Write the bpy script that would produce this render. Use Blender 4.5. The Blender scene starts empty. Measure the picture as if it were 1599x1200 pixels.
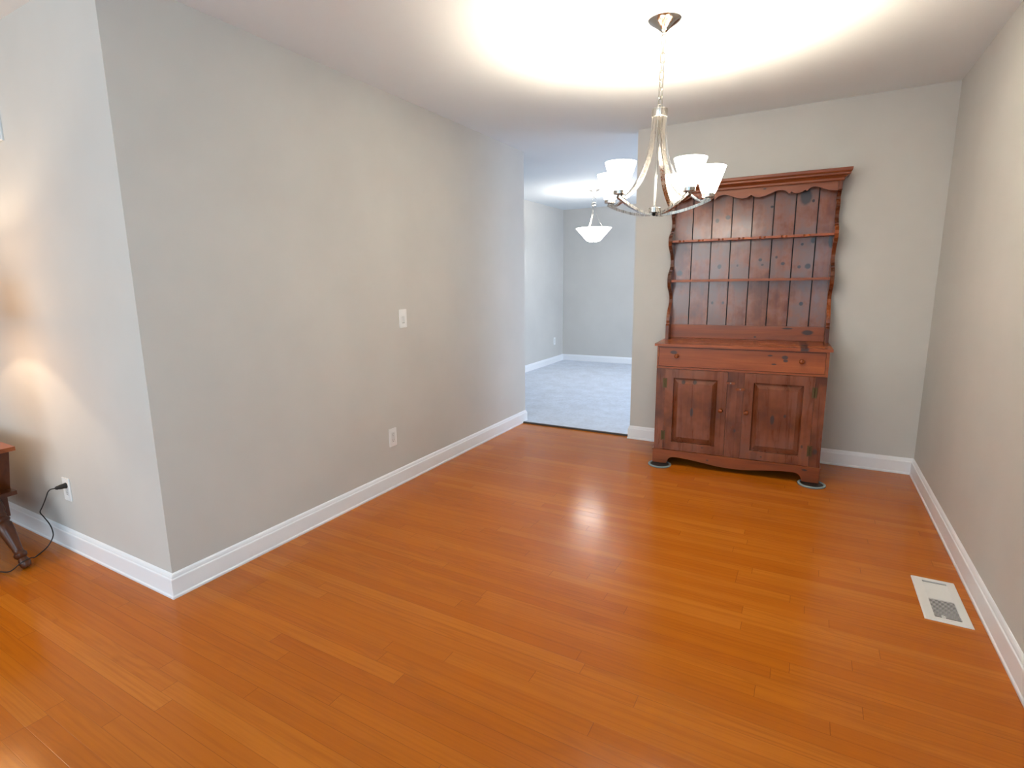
import bpy, bmesh, math, random
from mathutils import Vector, Matrix
random.seed(7)
S = bpy.context.scene
COL = S.collection
PI = math.pi
R = math.radians

# ------------------------------------------------------------------ node helpers
class NT:
    def __init__(self, name):
        self.m = bpy.data.materials.new(name); self.m.use_nodes = True
        self.t = self.m.node_tree; self.t.nodes.clear()
        self.out = self.n('ShaderNodeOutputMaterial')
        self.b = self.n('ShaderNodeBsdfPrincipled')
        self.l(self.b.outputs[0], self.out.inputs[0])
    def n(self, typ, **kw):
        nd = self.t.nodes.new(typ)
        for k, v in kw.items(): setattr(nd, k, v)
        return nd
    def l(self, a, b): self.t.links.new(a, b)
    def put(self, sock, v):
        if hasattr(v, 'links') or isinstance(v, bpy.types.NodeSocket): self.l(v, sock)
        else: sock.default_value = v
    def math(self, op, a, b=None, c=None):
        nd = self.n('ShaderNodeMath', operation=op)
        self.put(nd.inputs[0], a)
        if b is not None: self.put(nd.inputs[1], b)
        if c is not None: self.put(nd.inputs[2], c)
        return nd.outputs[0]
    def obj(self):
        return self.n('ShaderNodeTexCoord').outputs['Object']
    def sep(self, v):
        nd = self.n('ShaderNodeSeparateXYZ'); self.l(v, nd.inputs[0]); return nd.outputs
    def comb(self, x, y, z):
        nd = self.n('ShaderNodeCombineXYZ')
        for i, a in enumerate((x, y, z)): self.put(nd.inputs[i], a)
        return nd.outputs[0]
    def noise(self, vec, scale, detail=4, rough=.55, dist=0.):
        nd = self.n('ShaderNodeTexNoise'); self.l(vec, nd.inputs['Vector'])
        nd.inputs['Scale'].default_value = scale; nd.inputs['Detail'].default_value = detail
        nd.inputs['Roughness'].default_value = rough; nd.inputs['Distortion'].default_value = dist
        return nd.outputs['Fac']
    def white(self, vec):
        nd = self.n('ShaderNodeTexWhiteNoise', noise_dimensions='3D'); self.l(vec, nd.inputs['Vector'])
        return nd.outputs['Value']
    def mapr(self, v, a, b, c, d, smooth=False):
        nd = self.n('ShaderNodeMapRange')
        if smooth: nd.interpolation_type = 'SMOOTHSTEP'
        self.put(nd.inputs[0], v)
        for i, x in enumerate((a, b, c, d)): nd.inputs[i+1].default_value = x
        return nd.outputs[0]
    def ramp(self, v, stops):
        nd = self.n('ShaderNodeValToRGB'); self.l(v, nd.inputs[0])
        e = nd.color_ramp.elements
        e[0].position = stops[0][0]; e[0].color = (*stops[0][1], 1)
        e[1].position = stops[-1][0]; e[1].color = (*stops[-1][1], 1)
        for p, c in stops[1:-1]:
            q = e.new(p); q.color = (*c, 1)
        return nd.outputs[0]
    def mix(self, fac, a, b, typ='MIX'):
        nd = self.n('ShaderNodeMix', data_type='RGBA', blend_type=typ)
        self.put(nd.inputs[0], fac)
        for i, x in ((6, a), (7, b)):
            if isinstance(x, tuple): nd.inputs[i].default_value = (*x, 1)
            else: self.l(x, nd.inputs[i])
        return nd.outputs[2]
    def bump(self, h, strength, dist=.01):
        nd = self.n('ShaderNodeBump'); self.l(h, nd.inputs['Height'])
        nd.inputs['Strength'].default_value = strength; nd.inputs['Distance'].default_value = dist
        self.l(nd.outputs[0], self.b.inputs['Normal'])
    def set(self, **kw):
        for k, v in kw.items():
            s = self.b.inputs[k.replace('_', ' ')]
            if isinstance(v, tuple): s.default_value = (*v, 1)
            else: self.put(s, v)
        return self

def lin(r, g, b):
    f = lambda c: c/255/12.92 if c/255 <= .04045 else ((c/255+.055)/1.055)**2.4
    return (f(r), f(g), f(b))

def mat_paint(name, col, rough=.6, bump=.06, scale=180, mottle=.03):
    m = NT(name); o = m.obj()
    n = m.noise(o, 2.2, 3)
    c = m.mix(m.mapr(n, .3, .7, 0, 1), tuple(x*(1-mottle) for x in col), tuple(min(1, x*(1+mottle)) for x in col))
    m.set(Base_Color=c, Roughness=rough); m.b.inputs['Specular IOR Level'].default_value = .3
    m.bump(m.noise(o, scale, 3), bump, .004)
    return m.m

def mat_plain(name, col, rough=.4, metal=0., spec=.5, var=.06, scale=30):
    m = NT(name); n = m.noise(m.obj(), scale, 3)
    c = m.mix(n, tuple(x*(1-var) for x in col), tuple(min(1, x*(1+var)) for x in col))
    m.set(Base_Color=c, Roughness=rough, Metallic=metal); m.b.inputs['Specular IOR Level'].default_value = spec
    return m.m

def mat_metal(name, col, rough, axis_scale=(200, 200, 8)):
    m = NT(name); o = m.obj()
    mp = m.n('ShaderNodeMapping'); m.l(o, mp.inputs[0]); mp.inputs['Scale'].default_value = axis_scale
    n = m.noise(mp.outputs[0], 1, 3)
    m.set(Base_Color=m.mix(n, tuple(x*.9 for x in col), col), Metallic=1., Roughness=m.mapr(n, .3, .7, rough*.8, rough*1.25))
    return m.m

def mat_floor():
    m = NT('oak_strip_floor'); x, y, z = m.sep(m.obj())
    W = .0572
    row = m.math('FLOOR', m.math('DIVIDE', m.math('ADD', y, 20.02), W))
    r1 = m.white(m.comb(row, 3.1, 0.))
    r2 = m.white(m.comb(row, 9.7, 2.))
    L = m.math('ADD', m.math('MULTIPLY', r2, .9), .75)
    xs = m.math('DIVIDE', m.math('ADD', m.math('ADD', x, 30.), m.math('MULTIPLY', r1, 3.)), L)
    colm = m.math('FLOOR', xs)
    rnd = m.white(m.comb(row, colm, 5.))
    rnd2 = m.white(m.comb(row, colm, 11.))
    off = m.math('MULTIPLY', rnd, 37.)
    # fine grain and broad cathedral figure along the board
    v1 = m.comb(m.math('ADD', m.math('MULTIPLY', x, 2.2), off), m.math('MULTIPLY', y, 95.), off)
    g1 = m.noise(v1, 1., 5, .62, .15)
    v2 = m.comb(m.math('ADD', m.math('MULTIPLY', x, .9), off), m.math('ADD', m.math('MULTIPLY', y, 11.), off), off)
    g2 = m.noise(v2, 1., 2, .5, .3)
    rings = m.math('SINE', m.math('MULTIPLY', g2, 70.))
    base = m.ramp(rnd, [(0., (.475, .122, .0062)), (.35, (.500, .134, .0075)), (.7, (.520, .145, .009)), (1., (.560, .168, .013))])
    red = m.mix(m.mapr(rnd2, .78, 1., 0., .5), base, (.46, .115, .010))
    c = m.mix(m.mapr(g1, .44, .66, 0., .42), red, (.365, .088, .006))
    c = m.mix(m.math('MULTIPLY', m.mapr(rings, .2, 1., 0., .30), m.mapr(rnd2, .3, .7, 0., 1.)), c, (.34, .088, .008))
    fy = m.math('FRACT', m.math('DIVIDE', m.math('ADD', y, 20.02), W))
    ey = m.math('MULTIPLY', m.math('MINIMUM', fy, m.math('SUBTRACT', 1., fy)), W)
    fx = m.math('FRACT', xs)
    ex = m.math('MULTIPLY', m.math('MINIMUM', fx, m.math('SUBTRACT', 1., fx)), L)
    sy = m.mapr(ey, .0003, .0011, 1., 0.)
    sx = m.mapr(ex, .0004, .0014, 1., 0.)
    seam = m.math('MAXIMUM', m.math('MULTIPLY', sy, m.mapr(r2, 0., 1., .15, .6)), m.math('MULTIPLY', sx, .6))
    c = m.mix(seam, c, (.12, .035, .006))
    m.set(Base_Color=c, Roughness=m.mapr(g1, .3, .7, .135, .205))
    m.b.inputs['Specular IOR Level'].default_value = .25
    h = m.math('ADD', m.math('MULTIPLY', g1, .25), m.math('MULTIPLY', seam, -.6))
    tilt = m.math('MULTIPLY', m.math('SUBTRACT', fy, .5), m.math('MULTIPLY', m.math('SUBTRACT', rnd2, .5), .8))
    m.bump(m.math('ADD', h, tilt), .22, .0022)
    return m.m

def mat_carpet():
    m = NT('pale_carpet'); o = m.obj()
    n1 = m.noise(o, 420, 2); n2 = m.noise(o, 5, 5, .65); n3 = m.noise(o, 40, 3)
    c = m.mix(m.mapr(n2, .35, .65, 0, 1), (.68, .725, .80), (.77, .825, .92))
    c = m.mix(m.mapr(n3, .3, .55, .35, 0), c, (.56, .59, .64))
    m.set(Base_Color=c, Roughness=.95); m.b.inputs['Specular IOR Level'].default_value = .1
    m.bump(m.math('ADD', n1, m.math('MULTIPLY', n3, .8)), .8, .006)
    return m.m

def mat_pine(name, axis='Z', knots=(), tone=1., board=None, rough=.33, grey=.0, seed=0., dark=.55, dk=(.54, .34), spec=.42):
    """stained knotty pine; knots = (x, z, rx, rz) in the piece's own coordinates"""
    m = NT(name); o = m.obj(); x, y, z = m.sep(o)
    if board:
        b = m.math('FLOOR', m.math('DIVIDE', m.math('SUBTRACT', x, board[0]), board[1]))
        br = m.white(m.comb(b, seed, 3.))
        off = m.math('MULTIPLY', br, 19.)
    else:
        br = None; off = seed
    if axis == 'Z': sc = (26., 26., 1.6)
    else: sc = (1.6, 26., 26.)
    v = m.comb(m.math('ADD', m.math('MULTIPLY', x, sc[0]), off), m.math('MULTIPLY', y, sc[1]), m.math('ADD', m.math('MULTIPLY', z, sc[2]), off))
    g = m.noise(v, 1., 5, .6, .6)
    v2 = m.comb(m.math('ADD', m.math('MULTIPLY', x, sc[0]*.16), off), m.math('MULTIPLY', y, 4.), m.math('ADD', m.math('MULTIPLY', z, sc[2]*2.2 if axis == 'Z' else sc[2]*.16), off))
    p = m.noise(v2, 1., 4, .6)
    t = tone
    c1, c2, c3 = (.165*t, .034*t, .0085*t), (.285*t, .068*t, .016*t), (.385*t, .112*t, .029*t)
    c = m.ramp(g, [(.22, c1), (.5, c2), (.78, c3)])
    if br is not None:
        c = m.mix(m.mapr(br, 0, 1, 0., .4), c, (.32*t, .130*t, .070*t))
    if grey: c = m.mix(m.mapr(p, .42, .60, 0., grey), c, (.20*t, .112*t, .092*t))
    c = m.mix(m.mapr(p, dk[0], dk[1], 0., dark), c, (.060*t, .018*t, .010*t))
    if knots:
        wob = m.math('MULTIPLY', m.math('SUBTRACT', m.noise(o, 60., 3), .5), .35)
        ka = None
        for (kx, kz, rx, rz) in knots:
            dx = m.math('DIVIDE', m.math('SUBTRACT', x, kx), rx)
            dz = m.math('DIVIDE', m.math('SUBTRACT', z, kz), rz)
            d = m.math('ADD', m.math('SQRT', m.math('ADD', m.math('MULTIPLY', dx, dx), m.math('MULTIPLY', dz, dz))), wob)
            k = m.mapr(d, .75, 1.3, 1., 0., True)
            ka = k if ka is None else m.math('MAXIMUM', ka, k)
        c = m.mix(m.math('MULTIPLY', ka, .88), c, (.036, .026, .026))
    m.set(Base_Color=c, Roughness=m.mapr(g, .2, .8, rough*.85, rough*1.2))
    m.b.inputs['Specular IOR Level'].default_value = spec
    m.bump(g, .08, .003)
    return m.m

def mat_glow(name, col, strength, base=(.9, .88, .84), rough=.4):
    m = NT(name); n = m.noise(m.obj(), 9, 2)
    m.set(Base_Color=base, Roughness=rough, Emission_Color=col, Emission_Strength=m.mapr(n, .3, .7, strength*.94, strength*1.06))
    return m.m

# ------------------------------------------------------------------ materials
M_wall = mat_paint('greige_wall_paint', (.600, .582, .548))
M_ceil = mat_paint('white_ceiling_paint', (.775, .815, .84), .85, .10, 120, .01)
M_trim = mat_paint('white_trim_paint', (.87, .88, .90), .32, .02, 60, .02)
M_floor = mat_floor()
M_carpet = mat_carpet()
M_nickel = mat_metal('brushed_nickel', (.54, .515, .48), .28)
M_chain = mat_metal('dark_nickel_chain', (.30, .29, .275), .35)
M_canopy = mat_metal('polished_nickel', (.62, .59, .55), .12)
M_shade = mat_glow('lit_frosted_glass', (1., .955, .845), 18.)
M_bowl = mat_glow('lit_bowl_glass', (1., .97, .92), 12.)
M_plastic = mat_plain('white_plastic', (.88, .88, .87), .35, 0, .5, .02)
M_plastic2 = mat_plain('off_white_plastic', (.75, .75, .74), .35, 0, .5, .02)
M_slotshade = mat_plain('slot_and_shade_grey', (.30, .295, .285), .5)
M_black = mat_plain('black_rubber', (.012, .011, .010), .5)
M_grooveshade = mat_plain('groove_shade_backing', (.018, .010, .007), .7)
M_dark = mat_plain('finial_and_duct_shade', (.008, .008, .008), .8)
M_screw = mat_metal('steel_screw', (.45, .44, .42), .35)
M_brass = mat_metal('aged_brass', (.125, .095, .045), .5)
M_regw = mat_plain('register_enamel', (.78, .77, .74), .35, 0, .5, .03)
M_strip = mat_plain('dark_threshold_strip', (.05, .04, .035), .5)
M_felt = mat_plain('grey_felt', (.24, .29, .29), .95, 0, .1, .35, 160)
M_pinelegs = mat_pine('table_maple', 'Z', tone=.33, dark=.4, rough=.3)
M_tabletop = mat_pine('table_top_maple', 'X', tone=1.0, dark=.2, rough=.3)

# ------------------------------------------------------------------ mesh helpers
def obj(name, bm, mat, parent=None, smooth=False, loc=None, bevel=0., seg=2):
    if bevel:
        es = [e for e in bm.edges if len(e.link_faces) == 2 and e.calc_face_angle(0) > .6]
        bmesh.ops.bevel(bm, geom=es, offset=bevel, segments=seg, affect='EDGES', clamp_overlap=True)
    bmesh.ops.recalc_face_normals(bm, faces=bm.faces)
    me = bpy.data.meshes.new(name); bm.to_mesh(me); bm.free()
    if smooth:
        for p in me.polygons: p.use_smooth = True
        me.set_sharp_from_angle(angle=R(38))
    me.materials.append(mat)
    o = bpy.data.objects.new(name, me); COL.objects.link(o)
    if parent: o.parent = parent
    if loc: o.location = loc
    return o
def new(): return bmesh.new()
def box(bm, x0, x1, y0, y1, z0, z1, mtx=None):
    v = [bm.verts.new((x, y, z)) for x in (x0, x1) for y in (y0, y1) for z in (z0, z1)]
    for f in ((0,1,3,2), (4,6,7,5), (0,4,5,1), (2,3,7,6), (0,2,6,4), (1,5,7,3)): bm.faces.new([v[i] for i in f])
    if mtx is not None: bmesh.ops.transform(bm, matrix=mtx, verts=v)
    return bm
def lathe(bm, prof, n=40, mtx=None, cap0=True, cap1=True):
    rings = []
    allv = []
    for r, z in prof:
        if r < 1e-6:
            v = bm.verts.new((0, 0, z)); rings.append([v]); allv.append(v)
        else:
            rg = [bm.verts.new((r*math.cos(2*PI*i/n), r*math.sin(2*PI*i/n), z)) for i in range(n)]
            rings.append(rg); allv += rg
    for a, b in zip(rings, rings[1:]):
        for i in range(n):
            j = (i+1) % n
            if len(a) == 1 and len(b) == 1: continue
            if len(a) == 1: bm.faces.new((a[0], b[j], b[i]))
            elif len(b) == 1: bm.faces.new((a[i], a[j], b[0]))
            else: bm.faces.new((a[i], a[j], b[j], b[i]))
    if cap0 and len(rings[0]) > 1: bm.faces.new(rings[0][::-1])
    if cap1 and len(rings[-1]) > 1: bm.faces.new(rings[-1])
    if mtx is not None: bmesh.ops.transform(bm, matrix=mtx, verts=allv)
    return bm
def prism(bm, poly, to3, d0, d1):
    """polygon (a,b) extruded from depth d0 to d1; to3(a,b,d) -> xyz"""
    A = [bm.verts.new(to3(a, b, d0)) for a, b in poly]
    B = [bm.verts.new(to3(a, b, d1)) for a, b in poly]
    bm.faces.new(A); bm.faces.new(B[::-1])
    n = len(poly)
    for i in range(n): bm.faces.new((A[i], B[i], B[(i+1) % n], A[(i+1) % n]))
    return bm
def cr(pts, k=6):
    """Catmull-Rom through pts"""
    P = [Vector(p) for p in pts]; P = [2*P[0]-P[1]] + P + [2*P[-1]-P[-2]]
    out = []
    for i in range(1, len(P)-2):
        for j in range(k):
            t = j/k
            a, b, c, d = P[i-1], P[i], P[i+1], P[i+2]
            out.append(.5*((2*b)+(c-a)*t+(2*a-5*b+4*c-d)*t*t+(3*b-a-3*c+d)*t**3))
    out.append(P[-2].copy())
    return out
def tube(bm, pts, r, n=10, closed=False, up=None, wh=None):
    """round tube of radius r, or a flat strip wh=(width, thickness) with its width along 'up'"""
    pts = [Vector(p) for p in pts]; N = len(pts); rings = []
    prev = None
    for i, p in enumerate(pts):
        if closed: t = pts[(i+1) % N]-pts[i-1]
        else: t = pts[min(i+1, N-1)]-pts[max(i-1, 0)]
        t.normalize()
        if up is not None: a = Vector(up)
        else:
            a = prev if prev is not None else (Vector((0, 0, 1)) if abs(t.z) < .9 else Vector((1, 0, 0)))
        a = (a - t*a.dot(t)).normalized(); b = t.cross(a); prev = a
        if wh:
            w, h = wh[0]/2, wh[1]/2
            rg = [p+a*w+b*h, p-a*w+b*h, p-a*w-b*h, p+a*w-b*h]
        else:
            rr = r[i] if isinstance(r, (list, tuple)) else r
            rg = [p+(a*math.cos(2*PI*k/n)+b*math.sin(2*PI*k/n))*rr for k in range(n)]
        rings.append([bm.verts.new(q) for q in rg])
    m = len(rings[0])
    for i in range(N if closed else N-1):
        A, B = rings[i], rings[(i+1) % N]
        for k in range(m): bm.faces.new((A[k], A[(k+1) % m], B[(k+1) % m], B[k]))
    if not closed:
        bm.faces.new(rings[0][::-1]); bm.faces.new(rings[-1])
    return bm
def sweep_base(bm, path, prof, i0=0, i1=99):
    """mitred moulding: path of (x,y) with the room on its left side; prof of (offset, z)"""
    n = len(path); secs = []
    for i, p in enumerate(path):
        p = Vector(p)
        d0 = (p-Vector(path[i-1])).normalized() if i else None
        d1 = (Vector(path[i+1])-p).normalized() if i < n-1 else None
        n0 = Vector((-d0.y, d0.x)) if d0 else None
        n1 = Vector((-d1.y, d1.x)) if d1 else None
        if n0 is None: m = n1
        elif n1 is None: m = n0
        else:
            m = (n0+n1); m = m/(1+n0.dot(n1))
        secs.append([bm.verts.new((p.x+m.x*o, p.y+m.y*o, z)) for o, z in prof])
    k = len(prof); bmesh.ops.delete(bm, geom=[v for q, sc in enumerate(secs) if not i0 <= q <= i1 for v in sc], context='VERTS')
    secs = secs[i0:i1+1]
    for a, b in zip(secs, secs[1:]):
        for j in range(k): bm.faces.new((a[j], b[j], b[(j+1) % k], a[(j+1) % k]))
    bm.faces.new(secs[0]); bm.faces.new(secs[-1][::-1])
    return bm
def tag(o, label, cat, group=None):
    o['label'] = label; o['category'] = cat
    if group: o['group'] = group
    return o
def thing(name, label, cat, loc=(0, 0, 0), rot=(0, 0, 0), group=None):
    o = bpy.data.objects.new(name, None); COL.objects.link(o)
    o.location = loc; o.rotation_euler = rot; o.empty_display_size = .1
    return tag(o, label, cat, group)
def struct(name, bm, mat, **kw):
    o = obj(name, bm, mat, **kw); o['kind'] = 'structure'; return o

# ------------------------------------------------------------------ the setting
H = 2.44
W, LB, LE, XO, X2, Y2 = 2.9543, 3.2332, 3.356, 1.045, -1.2584, 7.2459
YF = -4.6      # wall behind the camera
XL = -4.2      # far left wall of the living area
T = .12
YC = 3.288     # where carpet meets wood
struct('floor', box(new(), XL-T, W+T, YF-T, YC, -.06, 0), M_floor)
struct('floor_carpet', box(new(), X2-T, W+T, YC+.008, Y2+T, -.06, .011), M_carpet)
struct('trim_1', box(new(), .015, XO-.015, YC-.010, YC+.010, -.01, .0125), M_strip)
struct('ceiling', box(new(), XL-T, W+T, YF-T, Y2+T, H, H+.1), M_ceil)
struct('wall_left', box(new(), -T, 0, 0, LE, 0, H), M_wall, bevel=.003)
struct('wall_entry', box(new(), XL-T, -T, 0, T, 0, H), M_wall)
struct('wall_back', box(new(), XO, W, LB, LB+T, 0, H), M_wall, bevel=.003)
struct('wall_far_left', box(new(), X2-T, X2, T, Y2+T, 0, H), M_wall)
struct('wall_far_back', box(new(), X2, W+T, Y2, Y2+T, 0, H), M_wall)
def wall_with_window(name, axis, c0, c1, a0, a1, w0, w1, z0, z1):
    bm = new()
    def bx(p0, p1, q0, q1):
        if axis == 'x': box(bm, c0, c1, p0, p1, q0, q1)
        else: box(bm, p0, p1, c0, c1, q0, q1)
    bx(a0, w0, 0, H); bx(w1, a1, 0, H); bx(w0, w1, 0, z0); bx(w0, w1, z1, H)
    return struct(name, bm, M_wall)
def wall_two_windows(name, c0, c1, a0, a1, wins, z0, z1):
    bm = new(); e = a0
    for w0, w1 in wins:
        box(bm, c0, c1, e, w0, 0, H); box(bm, c0, c1, w0, w1, 0, z0); box(bm, c0, c1, w0, w1, z1, H); e = w1
    box(bm, c0, c1, e, a1, 0, H)
    return struct(name, bm, M_wall)
wall_two_windows('wall_right', W, W+T, YF, Y2, [(-3.9, -1.9), (4.1, 6.3)], .55, 2.15)
wall_with_window('wall_front', 'y', YF-T, YF, XL-T, W+T, -1.7, 1.7, .45, 2.2)
struct('wall_entry_side', box(new(), XL-T, XL, YF, 0, 0, H), M_wall)
def window_frame(name, axis, c, w0, w1, z0, z1):
    bm = new(); f = .05
    def bx(p0, p1, q0, q1):
        if axis == 'x': box(bm, c-.03, c+.03, p0, p1, q0, q1)
        else: box(bm, p0, p1, c-.03, c+.03, q0, q1)
    bx(w0, w0+f, z0, z1); bx(w1-f, w1, z0, z1); bx(w0+f, w1-f, z0, z0+f); bx(w0+f, w1-f, z1-f, z1)
    m = (w0+w1)/2; bx(m-f/2, m+f/2, z0+f, z1-f)
    struct(name, bm, M_trim)
window_frame('window_1', 'y', YF-T/2, -1.7, 1.7, .45, 2.2)
window_frame('window_2', 'x', W+T/2, 4.1, 6.3, .55, 2.15)
window_frame('added_window', 'x', W+T/2, -3.9, -1.9, .55, 2.15)  # unseen window, added to bring fill light onto the left wall

BP = [(0, 0), (.017, 0), (.0175, .009), (.0135, .015), (.0135, .084), (.0125, .0875), (.0095, .090), (.0085, .097), (.006, .1045), (.002, .1095), (0, .1105)]
PL = [(-T+.02, LE), (0, LE), (0, 0), (XL, 0)]
struct('baseboard_left', sweep_base(new(), PL, BP, 0, 2), M_trim)
struct('baseboard_entry', sweep_base(new(), PL, BP, 2, 3), M_trim)
PR = [(W, YF), (W, LB), (XO, LB), (XO, LB+.10)]
struct('baseboard_right', sweep_base(new(), PR, BP, 0, 1), M_trim)
struct('baseboard_back', sweep_base(new(), PR, BP, 1, 3), M_trim)
struct('baseboard_far', sweep_base(new(), [(W, Y2), (X2, Y2), (X2, T)], BP), M_trim)

# ------------------------------------------------------------------ hutch
HZ = .0125
hutch = thing('hutch_cabinet', 'reddish brown knotty pine hutch with open shelves above a drawer and two doors', 'hutch',
              (1.372, 2.688, HZ), (0, 0, .042))
zz = lambda z: z-HZ      # world height -> hutch height
def hb(bm, x0, x1, y0, y1, z0, z1): return box(bm, x0, x1, y0, y1, zz(z0), zz(z1))
HW, DB = 1.04, .478
P_frame = mat_pine('pine_frame_wood', 'Z', [(1.005, .215-HZ, .012, .016), (.53, .30-HZ, .007, .01)], seed=2., dark=.8, grey=.25, dk=(.62, .40), rough=.28, tone=.9)
P_rail = mat_pine('pine_rail_wood', 'X', [], seed=5., dark=.5)
P_top = mat_pine('pine_countertop', 'X', [(.90, .865-HZ, .022, .2)], seed=8., dark=.3, tone=1.25, rough=.25)
P_drawer = mat_pine('pine_drawer_wood', 'X', [(.115, .815-HZ, .022, .012), (.795, .812-HZ, .017, .012), (.80, .79-HZ, .013, .009), (.735, .765-HZ, .014, .005), (.71, .82-HZ, .014, .005)], seed=11., dark=.45, tone=1.12)
P_doorL = mat_pine('pine_left_door_wood', 'Z', [(.188, .608-HZ, .012, .014), (.262, .612-HZ, .012, .014), (.33, .155-HZ, .007, .004), (.25, .40-HZ, .01, .03)], seed=14., dark=.7, grey=.45, rough=.28, tone=.86, spec=.36)
P_doorR = mat_pine('pine_right_door_wood', 'Z', [(.70, .14-HZ, .006, .005), (.82, .43-HZ, .007, .01), (.75, .40-HZ, .012, .03), (.93, .24-HZ, .006, .01)], seed=23., dark=.7, grey=.5, rough=.28, tone=.86, spec=.36)
P_plinth = mat_pine('pine_plinth_wood', 'X', [(.37, .072-HZ, .008, .006), (.955, .09-HZ, .015, .006)], seed=31., dark=.5, tone=1.05)
P_side = mat_pine('pine_side_wood', 'Z', [], seed=37., dark=.85, tone=.95, dk=(.62, .42), rough=.26)
BX0, BW = .0075, .1313
P_back = mat_pine('pine_back_boards', 'Z', [(.335, 1.385, .013, .016), (.455, 1.39, .006, .008), (.60, 1.425, .012, .010), (.615, 1.39, .008, .007), (.742, 1.395, .012, .010),
    (.842, 1.37, .010, .011), (.893, 1.372, .017, .017), (.915, 1.545, .015, .02), (1.018, 1.535, .016, .045), (.305, 1.71, .012, .014), (.374, 1.728, .016, .015),
    (.65, 1.78, .009, .008), (.85, 1.83, .032, .05), (.895, 1.80, .008, .010), (.30, 1.125, .008, .011), (.372, 1.125, .008, .010), (.872, 1.12, .012, .013), (.70, 1.44, .007, .009),
    (.85, 1.52, .008, .008), (.06, 1.345, .02, .02)], board=(BX0, BW), seed=41., dark=.6, grey=.95, tone=.97, rough=.20, spec=.62, dk=(.52, .36))
P_spl = mat_pine('pine_splash_board', 'X', [(.925, .935-HZ, .033, .016), (.60, .895-HZ, .008, .006), (.80, .96-HZ, .03, .006)], seed=47., dark=.4, grey=.4, tone=1.1)
P_shelf = mat_pine('pine_shelf_wood', 'X', [], seed=53., dark=.3, tone=1.2)
P_val = mat_pine('pine_valance_wood', 'X', [(.60, 1.89, .010, .004)], seed=59., dark=.4, grey=.75)
P_crown = mat_pine('pine_crown_wood', 'X', [], seed=61., dark=.35, tone=1.0)
P_knob = mat_pine('pine_knob_wood', 'Z', [], seed=67., dark=.3, tone=1.0, rough=.2)

# lower case: sides, back, floor and the face frame
bm = new()
hb(bm, .004, .024, .02, DB, .06, .857); hb(bm, HW-.024, HW-.004, .02, DB, .06, .857)
hb(bm, .024, HW-.024, DB-.012, DB, .06, .857); hb(bm, .024, HW-.024, .03, DB-.012, .095, .113)
hb(bm, .004, .0635, .008, .028, .06, .708); hb(bm, .9745, HW-.004, .008, .028, .06, .708)      # stiles
hb(bm, .469, .5695, .008, .028, .10, .708)                                                    # centre stile
obj('cabinet_body', bm, P_frame, hutch, bevel=.0015, seg=1)
bm = new()
hb(bm, .004, HW-.004, .003, .028, .7, .7145); hb(bm, .004, HW-.004, .008, .028, .850, .857)
hb(bm, .004, .0145, .006, .028, .7145, .850); hb(bm, 1.0185, HW-.004, .006, .028, .7145, .850)
obj('face_rail', bm, P_rail, hutch, bevel=.0012, seg=1)
bm = hb(new(), -.012, HW+.012, -.012, DB+.004, .8575, .8745)
obj('countertop', bm, P_top, hutch, bevel=.006, seg=3)
def knob(parent, x, y, z, r=.0155):
    bm = lathe(new(), [(.0055, 0), (.005, .006), (.0065, .010), (r*.9, .014), (r, .019), (r*.92, .025), (r*.6, .0295), (0, .031)], 20, Matrix.Translation((x, y, zz(z))) @ Matrix.Rotation(PI/2, 4, 'X'))
    return obj('knob', bm, P_knob, parent, smooth=True)
dr = obj('drawer', hb(new(), .0165, 1.0165, .005, .024, .7165, .8485), P_drawer, hutch, bevel=.0015, seg=1)
knob(dr, .137, .006, .792); knob(dr, .889, .006, .792)
def door(x0, x1, px0, px1, mat, kx, hx):
    z0, z1, pz0, pz1 = .1155, .6975, .175, .637
    yf, yb = .004, .024
    bm = new()
    hb(bm, x0, px0, yf, yb, z0, z1); hb(bm, px1, x1, yf, yb, z0, z1)
    hb(bm, px0, px1, yf, yb, z0, pz0); hb(bm, px0, px1, yf, yb, pz1, z1)
    d = obj('door', bm, mat, hutch, bevel=.0012, seg=1)
    # raised panel: sunk margin, wide bevel, flat field
    bm = new(); bw = .032; s = .003
    o = [(px0, pz0), (px1, pz0), (px1, pz1), (px0, pz1)]
    i = [(px0+bw, pz0+bw+.006), (px1-bw, pz0+bw+.006), (px1-bw, pz1-bw-.006), (px0+bw, pz1-bw-.006)]
    ins = lambda q, k: [(q[0][0]+k, q[0][1]+k), (q[1][0]-k, q[1][1]+k), (q[2][0]-k, q[2][1]-k), (q[3][0]+k, q[3][1]-k)]
    loops = [(o, .0235), (ins(o, s), .0225), (ins(i, -.001), .0085), (i, .0060)]
    vs = [[bm.verts.new((x, y, zz(z))) for x, z in q] for q, y in loops]
    for a, b in zip(vs, vs[1:]):
        for k in range(4): bm.faces.new((a[k], a[(k+1) % 4], b[(k+1) % 4], b[k]))
    bm.faces.new(vs[-1]); bm.faces.new(vs[0][::-1])
    obj('door_panel', bm, mat, d)
    knob(d, kx, yf, .434, .0150)
    for hz in (.597, .216):
        bm = new()
        for sx in (-1, 1):
            xa, xb = sorted((hx+sx*.003, hx+sx*.0135))
            hb(bm, xa, xb, .0005, .0042, hz-.034, hz+.034)
        lathe(bm, [(.0028, zz(hz-.028)), (.0028, zz(hz+.028))], 10, Matrix.Translation((hx, .001, 0)))
        for sx in (-1, 1):
            for q in (-.024, .024): lathe(bm, [(.0022, 0), (.0022, .0012)], 8, Matrix.Translation((hx+sx*.0085, .0008, zz(hz+q))) @ Matrix.Rotation(PI/2, 4, 'X'))
        obj('hinge', bm, M_brass, d)['label'] = 'aged brass hinge'
    return d
door(.0645, .4680, .122, .4075, P_doorL, .4365, .064)
door(.5705, .9735, .628, .914, P_doorR, .593, .974)
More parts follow.
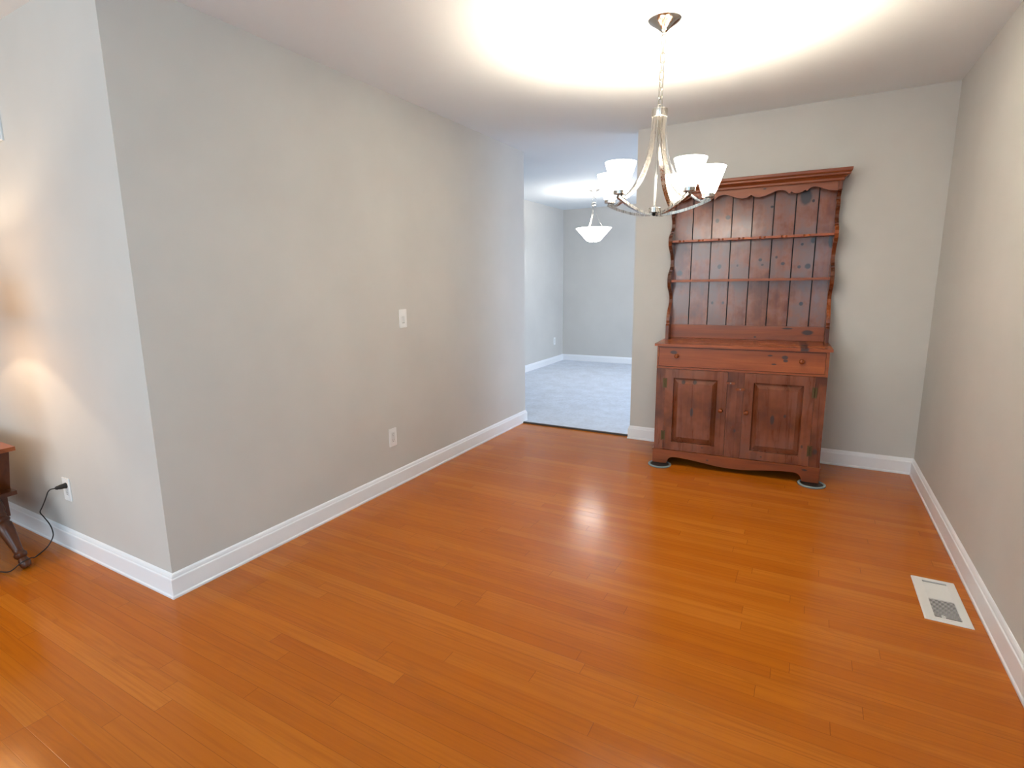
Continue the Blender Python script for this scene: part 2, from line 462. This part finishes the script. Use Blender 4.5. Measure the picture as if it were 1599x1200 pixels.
def latch(x, z, rot):
    M = Matrix.Translation((x, 0, zz(z))) @ Matrix.Rotation(rot, 4, 'Y')
    l_, h_ = .027, .0085
    pts = [(-l_, -h_*.8), (-l_*.4, -h_), (l_*.4, -h_), (l_, -h_*.8), (l_, h_*.8), (l_*.4, h_), (-l_*.4, h_), (-l_, h_*.8)]
    bm = prism(new(), pts, lambda a, b, d: M @ Vector((a, d, b)), -.010, .003)
    l = obj('turn_latch', bm, P_knob, hutch, bevel=.003, seg=2)
    obj('screw', lathe(new(), [(.0045, .0), (.0045, .0012), (.002, .002), (0, .002)], 12, Matrix.Translation((x, -.0098, zz(z))) @ Matrix.Rotation(PI/2, 4, 'X')), M_screw, l)['label'] = 'pale metal screw'
latch(.489, .626, .06); latch(.550, .588, -.05)

# plinth with its scalloped apron and bracket feet
half = [(0, .0125), (.096, .0125), (.0985, .022), (.103, .036), (.110, .049), (.120, .058), (.134, .0635), (.16, .066), (.20, .0645), (.26, .059), (.33, .050), (.40, .041), (.46, .0355), (.52, .034)]
low = half + [(HW-a, b) for a, b in half[::-1][1:]]
poly = [(a, zz(b)) for a, b in low] + [(HW, zz(.108)), (HW-.004, zz(.1125)), (.004, zz(.1125)), (0, zz(.108))]
bm = prism(new(), poly, lambda a, b, d: (a, d, b), -.006, .016)
for xa, xb in ((0, .02), (HW-.02, HW)):
    sp = [(.016, zz(.0125)), (.11, zz(.0125)), (.14, zz(.06)), (.36, zz(.06)), (.39, zz(.0125)), (DB-.006, zz(.0125)), (DB-.006, zz(.1125)), (.016, zz(.1125))]
    prism(bm, sp, lambda a, b, d: (d, a, b), xa, xb)
hb(bm, HW, HW+.006, -.006, DB-.006, .104, .1125); hb(bm, -.006, 0, -.006, DB-.006, .104, .1125)
obj('plinth', bm, P_plinth, hutch, bevel=.0012, seg=1)

# upper part
UX0, UX1, UB = -.006, 1.046, .484
prof = [(.338, .8750), (.338, .972), (.345, .979), (.356, .984), (.356, .992), (.352, 1.010), (.354, 1.030), (.364, 1.055), (.385, 1.085), (.415, 1.112), (.438, 1.140), (.444, 1.165), (.438, 1.188),
        (.425, 1.205), (.418, 1.212), (.405, 1.222), (.375, 1.240), (.350, 1.262), (.338, 1.290), (.333, 1.318), (.345, 1.345), (.375, 1.365), (.388, 1.372), (.388, 1.378), (.41, 1.388), (.432, 1.405), (.441, 1.428), (.438, 1.455), (.424, 1.482),
        (.405, 1.500), (.385, 1.514), (.355, 1.532), (.328, 1.556), (.318, 1.585), (.322, 1.607), (.348, 1.628), (.385, 1.646), (.394, 1.650), (.394, 1.657), (.415, 1.668), (.436, 1.690), (.442, 1.715), (.434, 1.738),
        (.418, 1.755), (.405, 1.764), (.402, 1.775), (.41, 1.790), (.430, 1.808), (.432, 1.825), (.415, 1.843), (.385, 1.855), (.368, 1.858), (.360, 1.862), (.360, 1.935)]
poly = [(d, zz(z)) for d, z in prof] + [(UB, zz(1.935)), (UB, zz(.8750))]
for xa, xb in ((UX0, UX0+.023), (UX1-.023, UX1)):
    obj('side_panel', prism(new(), poly, lambda a, b, d: (d, a, b), xa, xb), P_side, hutch, bevel=.002, seg=1)
IX0, IX1 = UX0+.023, UX1-.023
bm = new()
for k in range(8):
    a, b = max(IX0, BX0+k*BW+.0033), min(IX1, BX0+(k+1)*BW-.0033)
    hb(bm, a, b, .456, .472, .8755, 1.93)
ob = obj('back_boards', bm, P_back, hutch, bevel=.0008, seg=1)
obj('backing', hb(new(), IX0, IX1, .4715, .480, .8755, 1.93), M_grooveshade, ob)  # near-black sheet paints the shade inside the grooves between boards
obj('splash_board', hb(new(), IX0, IX1, .442, .456, .8755, .974), P_spl, hutch, bevel=.003, seg=1)
obj('shelf', hb(new(), IX0, IX1, .364, .456, 1.292, 1.3085), P_shelf, hutch, bevel=.003, seg=2)
# spoon shelf: notched front edge
nt = []
x = IX0+.045
fr = .352
pts = [(IX0, .456), (IX0, fr)]
while x < IX1-.05:
    pts += [(x, fr), (x+.004, fr+.010), (x+.012, fr+.016), (x+.026, fr+.016), (x+.034, fr+.010), (x+.038, fr)]
    x += .1315
pts += [(IX1, fr), (IX1, .456)]
bm = prism(new(), pts, lambda a, b, d: (a, b, d), zz(1.577), zz(1.592))
obj('spoon_shelf', bm, P_shelf, hutch, bevel=.0025, seg=1)
# valance
vh = [(.520, 1.872), (.507, 1.862), (.490, 1.8545), (.468, 1.8520), (.448, 1.8545), (.430, 1.8595), (.400, 1.871), (.378, 1.881), (.358, 1.8865), (.342, 1.8875), (.326, 1.8850), (.310, 1.8780), (.300, 1.8690), (.292, 1.860),
      (.286, 1.862), (.279, 1.8715), (.272, 1.866), (.262, 1.8605), (.247, 1.8580), (.230, 1.8610), (.215, 1.8680), (.200, 1.8775), (.193, 1.8695), (.186, 1.8715), (.175, 1.884), (.160, 1.8910), (.143, 1.8925), (.120, 1.8850), (.095, 1.8720), (.065, 1.8620), (.03, 1.8570), (IX0, 1.8560)]
low = vh[::-1] + [(1.04-a, b) for a, b in vh[1:-1]] + [(IX1, 1.8560)]
poly = [(a, zz(b)) for a, b in low] + [(IX1, zz(1.935)), (IX0, zz(1.935))]
obj('valance', prism(new(), poly, lambda a, b, d: (a, d, b), .368, .386), P_val, hutch, bevel=.0015, seg=1)
# crown moulding swept round three sides, and the top board
cp = [(0, zz(1.914)), (.004, zz(1.914)), (.0075, zz(1.918)), (.0075, zz(1.930)), (.012, zz(1.933)), (.017, zz(1.9385)), (.024, zz(1.943)), (.034, zz(1.9455)), (.036, zz(1.949)), (.0365, zz(1.958)), (.040, zz(1.962)), (.0435, zz(1.968)), (.0445, zz(1.9835)), (.0425, zz(1.986)), (0, zz(1.986))]
CY = .359
bm = sweep_base(new(), [(UX1+.0005, UB), (UX1+.0005, CY), (UX0-.0005, CY), (UX0-.0005, UB)][::-1], [(-o, z) for o, z in cp])
hb(bm, UX0, UX1, CY, UB, 1.9355, 1.9845)
obj('crown_moulding', bm, P_crown, hutch)

# ------------------------------------------------------------------ felt sliders under the feet
def slider(x, y, label):
    bm = lathe(new(), [(.073, 0), (.078, .0015), (.080, .0055), (.0785, .0100), (.073, .0116), (.066, .0112), (.064, .0082), (0, .0082)], 40)
    t = thing('furniture_slider', label, 'slider', (x, y, 0), group='felt sliders under the hutch')
    obj('felt_cup', bm, M_felt, t, smooth=True)
    obj('inner_pad', lathe(new(), [(0, .0083), (.0635, .0083), (.0635, .0090), (0, .0090)], 40), M_black, t)['label'] = 'black inner pad'
slider(2.372, 2.716, 'round grey felt slider under the front right foot of the hutch')
slider(1.427, 2.668, 'round grey felt slider under the front left foot of the hutch')

# ------------------------------------------------------------------ chandelier
ch = thing('chandelier', 'brushed nickel chandelier with five lit white glass shades hanging from a chain', 'chandelier', (1.6305, 1.516, H), (0, 0, 0))
ax = Vector((.236, -.972, 0)) * 0 + Vector((-.2, .98, 0)).normalized()
ch.rotation_mode = 'AXIS_ANGLE'; ch.rotation_axis_angle = (R(1.2), ax.x, ax.y, 0)
bm = lathe(new(), [(.0, .002), (.071, .002), (.072, -.004), (.069, -.008), (.062, -.014), (.050, -.022), (.036, -.031), (.022, -.042), (.012, -.052), (.0, -.054)], 48)
cnp = obj('canopy', bm, M_canopy, ch, smooth=True)
obj('canopy_loop', tube(new(), [(.009*math.cos(a), 0, -.062+.009*math.sin(a)) for a in [2*PI*i/20 for i in range(20)]], .002, 8, True), M_nickel, cnp, smooth=True)
ZT = 2.072-H      # collar top
nl = 8; top = -.066; pitch = (top-(ZT+.012))/nl
def stadium(l, r, n=8):
    out = []
    for i in range(n+1): a = PI*i/n; out.append((r*math.cos(a), l/2-r+r*math.sin(a)))
    for i in range(n+1): a = PI+PI*i/n; out.append((r*math.cos(a), -l/2+r+r*math.sin(a)))
    return out
link0 = None
for k in range(nl):
    if k == 0:
        o = link0 = obj('chain_link', tube(new(), [(x, 0, z) for x, z in stadium(pitch+.0095, .0092)], .0028, 8, True), M_chain, ch, smooth=True)
    else:
        o = link0.copy(); COL.objects.link(o); o.parent = ch
    o.location = (0, 0, top-pitch*(k+.5)); o.rotation_euler = (0, 0, .35 + (PI/2 if k % 2 else 0) + .12*k)
obj('collar', lathe(new(), [(0, ZT+.002), (.010, ZT+.002), (.012, ZT), (.0345, ZT), (.0355, ZT-.001), (.0355, ZT-.033), (.034, ZT-.035), (0, ZT-.035)], 40), M_nickel, ch, smooth=True)
obj('collar_loop', tube(new(), [(.010*math.cos(a), .002, ZT+.010+.010*math.sin(a)) for a in [2*PI*i/20 for i in range(20)]], .0022, 8, True), M_nickel, ch, smooth=True)
ZB = 1.610-H      # underside of the hub
RR, ZC = .235, 1.6871-H
obj('centre_rod', lathe(new(), [(.0055, ZB+.03), (.0055, ZT-.03)], 14), M_nickel, ch, smooth=True)
bm = lathe(new(), [(0, ZB+.010), (.024, ZB+.010), (.030, ZB+.012), (.030, ZB+.032), (.028, ZB+.034), (0, ZB+.034)], 40)
hub = obj('hub', bm, M_nickel, ch, smooth=True)
obj('finial', lathe(new(), [(.010, ZB+.010), (.0085, ZB+.001), (.005, ZB-.003), (0, ZB-.004)], 20), M_dark, hub, smooth=True)['label'] = 'dark finial nut'
ANG = [18.209, 80.862, 168.300, 244.057, 319.594]
for deg in ANG:
    a = R(deg); er = Vector((math.cos(a), math.sin(a), 0)); et = Vector((-math.sin(a), math.cos(a), 0))
    P = lambda r, z: tuple(er*r + Vector((0, 0, z)))
    zc = ZC-.0125
    low = cr([P(.020, ZB+.004), P(.055, ZB+.0045), P(.10, ZB+.012), P(.15, ZB+.026), P(.20, ZB+.044), P(.245, zc+.000)], 8)
    arm = obj('arm', tube(new(), low, 0, up=et, wh=(.016, .012)), M_nickel, ch)
    upc = cr([P(.0275, ZT-.03), P(.031, ZT-.10), P(.043, ZT-.18), P(.066, ZT-.25), P(.105, ZT-.32), P(.155, ZT-.372), P(.200, ZT-.402), P(.228, zc+.004)], 8)
    obj('strap', tube(new(), upc, 0, up=et, wh=(.021, .007)), M_nickel, arm)
    M = Matrix.Translation(er*RR)
    bm = lathe(new(), [(.006, zc+.002), (.006, ZC-.006), (.024, ZC-.005), (.027, ZC-.003), (.0275, ZC+.012), (.026, ZC+.013), (0, ZC+.013)], 28, M)
    cup = obj('cup', bm, M_nickel, arm, smooth=True)
    z0, z1 = ZC+.0125, ZC+.130
    bm = lathe(new(), [(.0, z0), (.027, z0), (.0335, z0+.012), (.0500, z0+.060), (.0665, z1-.004), (.0675, z1), (.0650, z1), (.0475, z0+.060), (.031, z0+.014), (.0, z0+.006)], 36, M)
    obj('glass_shade', bm, M_shade, arm, smooth=True)['label'] = 'glowing white glass shade'

# ------------------------------------------------------------------ pendant in the far room
PX, PY = -.173, 5.656
pd = thing('pendant_lamp', 'small nickel pendant with lit white glass bowl in the far carpeted room', 'pendant lamp', (PX, PY, H))
obj('canopy', lathe(new(), [(0, .001), (.068, .001), (.068, -.008), (.05, -.016), (.025, -.030), (.010, -.042), (0, -.044)], 36), M_nickel, pd, smooth=True)
obj('stem', lathe(new(), [(.004, -.040), (.004, -.098)], 10), M_nickel, pd, smooth=True)
obj('ring', tube(new(), [(.026*math.cos(t)*.97, .026*math.cos(t)*.236, -.124+.026*math.sin(t)) for t in [2*PI*i/28 for i in range(28)]], .0028, 8, True), M_nickel, pd, smooth=True)
obj('collar', lathe(new(), [(0, -.150), (.014, -.150), (.030, -.160), (.034, -.164), (.034, -.190), (.030, -.194), (0, -.194)], 30), M_nickel, pd, smooth=True)
for k in range(3):
    a = R(25+k*120); er = Vector((math.cos(a), math.sin(a), 0)); et = Vector((-math.sin(a), math.cos(a), 0))
    P = lambda r, z: tuple(er*r + Vector((0, 0, z)))
    c = cr([P(.022, -.185), P(.026, -.25), P(.042, -.32), P(.070, -.385), P(.105, -.44), P(.125, -.476)], 7)
    obj('strap', tube(new(), c, 0, up=et, wh=(.016, .005)), M_nickel, pd)
bz = -.472
obj('glass_bowl', lathe(new(), [(0, bz-.162), (.055, bz-.162), (.082, bz-.152), (.100, bz-.135), (.150, bz-.080), (.222, bz), (.2235, bz+.003), (.218, bz+.003), (.145, bz-.076), (.095, bz-.129), (.05, bz-.154), (0, bz-.156)], 48), M_bowl, pd, smooth=True)['label'] = 'glowing white glass bowl'
obj('finial', lathe(new(), [(0, bz-.170), (.010, bz-.168), (.012, bz-.162), (0, bz-.1615)], 16), M_nickel, pd, smooth=True)

# ------------------------------------------------------------------ wall plates
def frame3(origin, right, out):
    r = Vector(right); o = Vector(out); u = Vector((0, 0, 1))
    M = Matrix.Identity(4)
    for i, v in enumerate((r, u, o)):
        for j in range(3): M[j][i] = v[j]
    M.translation = origin
    return M      # local x = right, y = up, z = out of the wall
def plate_bm(w=.072, h=.118, ow=.034, oh=.067, t=.0055):
    bm = new()
    for x0, x1, y0, y1 in ((-w/2, -ow/2, -h/2, h/2), (ow/2, w/2, -h/2, h/2), (-ow/2, ow/2, -h/2, -oh/2), (-ow/2, ow/2, oh/2, h/2)):
        box(bm, x0, x1, y0, y1, 0, t)
    bmesh.ops.remove_doubles(bm, verts=bm.verts, dist=1e-5)
    inner = [f for f in bm.faces if all(any(g is not f and set(g.verts) == set(f.verts) for g in bm.faces) for _ in (0,))]
    bmesh.ops.delete(bm, geom=inner, context='FACES_ONLY')
    return bm
def place(o, M): o.matrix_world = M
def outlet(label, M, group='white wall outlets'):
    t = thing('wall_outlet', label, 'outlet', group=group); place(t, M)
    obj('plate', plate_bm(), M_plastic, t, bevel=.0012, seg=1)
    rc = obj('receptacle', box(new(), -.0165, .0165, -.033, .033, .0005, .0050), M_plastic2, t, bevel=.001, seg=1)
    for sy in (-1, 1):
        bm = new()
        box(bm, -.0085, -.0058, sy*.019-.001, sy*.019+.007, .0049, .0053); box(bm, .0056, .0080, sy*.019, sy*.019+.0065, .0049, .0053)
        lathe(bm, [(.0026, .0049), (.0026, .0053)], 12, Matrix.Translation((0, sy*.019-.008, 0)))
        obj('socket_slots', bm, M_slotshade, rc)['label'] = 'grey socket slots'
    return t
outlet('white wall outlet low on the long beige wall below the light switch', frame3((.0005, 1.449, .337), (0, 1, 0), (1, 0, 0)))
outlet('white wall outlet at the left edge with a black plug in it', frame3((-.868, -.0005, .332), (1, 0, 0), (0, -1, 0)))
outlet('tiny white wall outlet on the grey left wall of the far carpeted room', frame3((X2+.0005, 6.896, .362), (0, 1, 0), (1, 0, 0)))
sw = thing('light_switch', 'white rocker light switch at mid height on the long beige wall', 'light switch'); place(sw, frame3((.0005, 1.605, 1.094), (0, 1, 0), (1, 0, 0)))
obj('plate', plate_bm(), M_plastic, sw, bevel=.0012, seg=1)
bm = new(); box(bm, -.0165, .0165, -.033, .033, .0005, .0042)
obj('bezel', bm, M_plastic, sw, bevel=.001, seg=1)
obj('rocker_shade', box(new(), -.0095, .0135, -.0300, -.0268, .0042, .0047), M_slotshade, sw)['label'] = 'grey strip painted as the shade under the rocker'  # raised grey strip paints the rocker's shadow along its lower edge
rk = prism(new(), [(-.027, .0043), (.016, .0043), (.016, .0060), (-.004, .0064), (-.027, .0085)], lambda a, b, d: (d, a, b), -.0085, .0125)
obj('rocker', rk, M_plastic2, sw, bevel=.0008, seg=1)
obj('dimmer_slider', box(new(), -.0150, -.0115, .004, .012, .0043, .0085), M_plastic2, sw, bevel=.0006, seg=1)

bx_ = thing('wall_box', 'white box high on the left wall, cut off by the photo edge', 'box')
place(bx_, frame3((-1.037, -.0005, 2.075), (1, 0, 0), (0, -1, 0)))
obj('cover', box(new(), -.11, .11, -.088, .088, .006, .045), M_plastic, bx_, bevel=.006, seg=2)
obj('back_plate', box(new(), -.115, .115, -.093, .093, 0, .006), M_plastic2, bx_, bevel=.001, seg=1)

# ------------------------------------------------------------------ floor register
rg = thing('floor_register', 'white metal floor register with slotted grille beside the right wall', 'floor register', (2.828, 1.506, .0002))
fw, fl = .0745, .176
gx0, gx1, gy0, gy1 = -.040, .044, -.150, .148
bm = new()
o = [(-fw, -fl), (fw, -fl), (fw, fl), (-fw, fl)]; i = [(gx0, gy0), (gx1, gy0), (gx1, gy1), (gx0, gy1)]
lv = [(o, 0.), (o, .002), ([(x*.96, y*.985) for x, y in o], .0055), (i, .0060), (i, .0005)]
vs = [[bm.verts.new((x, y, z)) for x, y in q] for q, z in lv]
for a, b in zip(vs, vs[1:]):
    for k in range(4): bm.faces.new((a[k], a[(k+1) % 4], b[(k+1) % 4], b[k]))
obj('frame', bm, M_regw, rg)
obj('duct_shade', box(new(), gx0, gx1, gy0, gy1, .0001, .0006), M_dark, rg)['label'] = 'dark sheet painting the shaded duct behind the slots'  # black sheet on the solid floor paints the duct's shade
def louvers(y0, y1, n, sgn):
    bm = new()
    for k in range(n):
        yc = y0+(y1-y0)*(k+.5)/n
        hw = (y1-y0)/n*(.46 if sgn < 0 else .24)
        # slanted blade
        za, zb = (.0040, .0055) if sgn < 0 else (.0056, .0048)
        v = [bm.verts.new(q) for q in ((gx0, yc-hw, za), (gx1, yc-hw, za), (gx1, yc+hw, zb), (gx0, yc+hw, zb), (gx0, yc-hw, za-.001), (gx1, yc-hw, za-.001), (gx1, yc+hw, zb-.001), (gx0, yc+hw, zb-.001))]
        for f in ((0,1,2,3), (7,6,5,4), (0,4,5,1), (1,5,6,2), (2,6,7,3), (3,7,4,0)): bm.faces.new([v[q] for q in f])
    return bm
obj('louvers', louvers(gy0+.006, -.006, 13, 1), M_regw, rg)
obj('louvers', louvers(-.004, gy1-.012, 13, -1), M_regw, rg)
obj('damper_lever', box(new(), -.018, -.006, gy0+.001, gy0+.013, .0055, .0075), M_regw, rg, bevel=.0008, seg=1)

# ------------------------------------------------------------------ dough-box side table, mostly outside the frame
tb = thing('side_table', 'reddish brown wooden box table with turned splayed leg at the left edge', 'side table', (-1.33, -.45, 0))
TX, TY = .385, .30           # half size of the top
def frustum(bm, x0, y0, z0, x1, y1, z1):
    a = [bm.verts.new((sx*x0, sy*y0, z0)) for sx, sy in ((-1,-1),(1,-1),(1,1),(-1,1))]
    b = [bm.verts.new((sx*x1, sy*y1, z1)) for sx, sy in ((-1,-1),(1,-1),(1,1),(-1,1))]
    for k in range(4): bm.faces.new((a[k], a[(k+1) % 4], b[(k+1) % 4], b[k]))
    bm.faces.new(a[::-1]); bm.faces.new(b); return bm
obj('tabletop', box(new(), -TX, TX, -TY, TY, .565, .585), M_tabletop, tb, bevel=.006, seg=3)
obj('box_body', frustum(new(), .243, .297, .350, .316, .297, .565), M_pinelegs, tb, bevel=.002, seg=1)
obj('base_board', box(new(), -.310, .310, -.300, .300, .330, .350), M_pinelegs, tb, bevel=.006, seg=3)
obj('apron', box(new(), -.243, .243, -.280, .280, .212, .330), M_pinelegs, tb, bevel=.002, seg=1)
lp = [(.013, 0.), (.017, .006), (.0195, .022), (.017, .036), (.0145, .044), (.021, .052), (.0225, .064), (.016, .074), (.0165, .085), (.0255, .17), (.027, .205), (.023, .212), (.0285, .220), (.0285, .228), (.023, .236), (.026, .245), (.024, .254), (.030, .265), (.030, .32), (.0, .32)]
for sx in (-1, 1):
    for sy in (-1, 1):
        foot = Vector((sx*.452, sy*.246, .0)); topv = Vector((sx*.268, sy*.205, .33))
        d = (topv-foot); L = d.length; q = Vector((0, 0, 1)).rotation_difference(d.normalized())
        M = Matrix.Translation(foot) @ q.to_matrix().to_4x4()
        bm = lathe(new(), [(r*1.2, z*L/.335+.007) for r, z in lp], 24, M)
        obj('leg', bm, M_pinelegs, tb, smooth=True)

# lamp on that table (outside the frame: it lights the wall beside it)
lamp = thing('table_lamp', 'lit table lamp on the wooden box table beyond the left edge', 'table lamp', (-1.078, -.45, .585))
obj('base', lathe(new(), [(0, .0005), (.085, .0005), (.085, .02), (.05, .035), (.035, .06), (.07, .14), (.085, .21), (.06, .30), (.025, .37), (.012, .40), (.012, .56), (0, .56)], 32), M_black, lamp, smooth=True)
m = NT('lamp_shade_fabric')
m.set(Base_Color=(.75, .62, .45), Roughness=.8, Emission_Color=(1., .55, .22), Emission_Strength=3.8)
obj('shade', lathe(new(), [(.200, .579), (.120, .815), (.118, .815), (.198, .579), (.200, .579)], 48, cap0=False, cap1=False), m.m, lamp, smooth=True)

# power cord with its plug in the left outlet
cd = thing('power_cord', 'thin black power cord hanging from outlet and trailing across floor past table leg', 'power cord')
pts = [(-.862, -.052, .3545), (-.895, -.060, .346), (-.945, -.055, .322), (-1.00, -.045, .287), (-1.06, -.038, .240), (-1.115, -.034, .196), (-1.145, -.034, .170), (-1.138, -.036, .160), (-1.105, -.036, .146), (-1.055, -.036, .122), (-1.025, -.038, .098), (-1.012, -.042, .068), (-1.017, -.055, .036), (-1.020, -.075, .012), (-1.005, -.105, .0035), (-.962, -.146, .008), (-.912, -.169, .030), (-.868, -.190, .050), (-.846, -.214, .058), (-.852, -.240, .046), (-.890, -.268, .012), (-.955, -.288, .003), (-1.04, -.325, .003), (-1.12, -.40, .003), (-1.2, -.42, .003)]
obj('cord', tube(new(), cr(pts, 6), .0027, 8), M_black, cd, smooth=True)
bm = new(); M = Matrix.Translation((-.862, -.0062, .3545)) @ Matrix.Rotation(PI/2, 4, 'X')
lathe(bm, [(.0, 0), (.014, 0), (.0145, .004), (.0125, .010), (.0115, .028), (.009, .034), (.0095, .040), (.0065, .046), (.0, .047)], 20, M)
obj('plug', bm, M_black, cd, smooth=True)

# ------------------------------------------------------------------ camera
cam = bpy.data.cameras.new('camera'); co = bpy.data.objects.new('camera', cam); COL.objects.link(co)
F, SX, SY = 843.15, -29.376, -5.110
yaw, pit, rol = -.5285466, -.1798778, -.0176209
fwd = Vector((math.sin(yaw)*math.cos(pit), math.cos(yaw)*math.cos(pit), math.sin(pit)))
rt = fwd.cross(Vector((0, 0, 1))).normalized(); up = rt.cross(fwd)
c, s = math.cos(rol), math.sin(rol)
rt, up = rt*c+up*s, up*c-rt*s
M = Matrix.Identity(4)
for i, v in enumerate((rt, up, -fwd)):
    for j in range(3): M[j][i] = v[j]
M.translation = (2.27541, -1.14058, 1.31268)
co.matrix_world = M
cam.sensor_fit = 'HORIZONTAL'; cam.sensor_width = 36; cam.lens = 36*F/1599
cam.shift_x = -SX/1599; cam.shift_y = SY/1599
cam.clip_start = .02
S.camera = co

# ------------------------------------------------------------------ light
def light(name, typ, energy, col, loc, size=.05, rot=None, sy=None):
    d = bpy.data.lights.new(name, typ); d.energy = energy; d.color = col
    if typ == 'AREA':
        d.shape = 'RECTANGLE'; d.size = size; d.size_y = sy
    else: d.shadow_soft_size = size
    o = bpy.data.objects.new(name, d); COL.objects.link(o); o.location = loc
    if rot: o.rotation_euler = rot
    return o
WARM = (1., .835, .62)
bpy.context.view_layer.update()
for deg in ANG:
    a = R(deg)
    p = ch.matrix_world @ Vector((RR*math.cos(a), RR*math.sin(a), ZC+.075))
    light('chandelier_bulb', 'POINT', 24., WARM, p, .02)
light('pendant_bulb', 'POINT', 4., (1., .84, .68), (PX, PY, H+bz-.03), .04)
light('table_lamp_bulb', 'POINT', 8., (1., .82, .60), (-1.078, -.45, 1.316), .02)
light('daylight_front', 'AREA', 68., (.82, .94, .98), (0., YF-.02, 1.32), 3.3, (PI/2, 0, 0), 1.7)
light('side_fill', 'AREA', 62., (.38, .76, 1.), (W+.02, -2.9, 1.35), 1.9, (PI/2, 0, PI/2), 1.55)  # added fill for the left wall, set in the unseen added window
light('daylight_far_room', 'AREA', 118., (.68, .80, .98), (W+.55, 5.2, 1.75), 2.3, (PI/2-.55, 0, PI/2), 1.7)
w = bpy.data.worlds.new('sky'); S.world = w; w.use_nodes = True
w.node_tree.nodes['Background'].inputs[0].default_value = (.62, .78, 1., 1); w.node_tree.nodes['Background'].inputs[1].default_value = 1.5

S.view_settings.view_transform = 'Standard'; S.view_settings.look = 'None'
S.view_settings.gamma = 1.; S.view_settings.use_curve_mapping = False
S.view_settings.exposure = .17
S.cycles.use_denoising = True
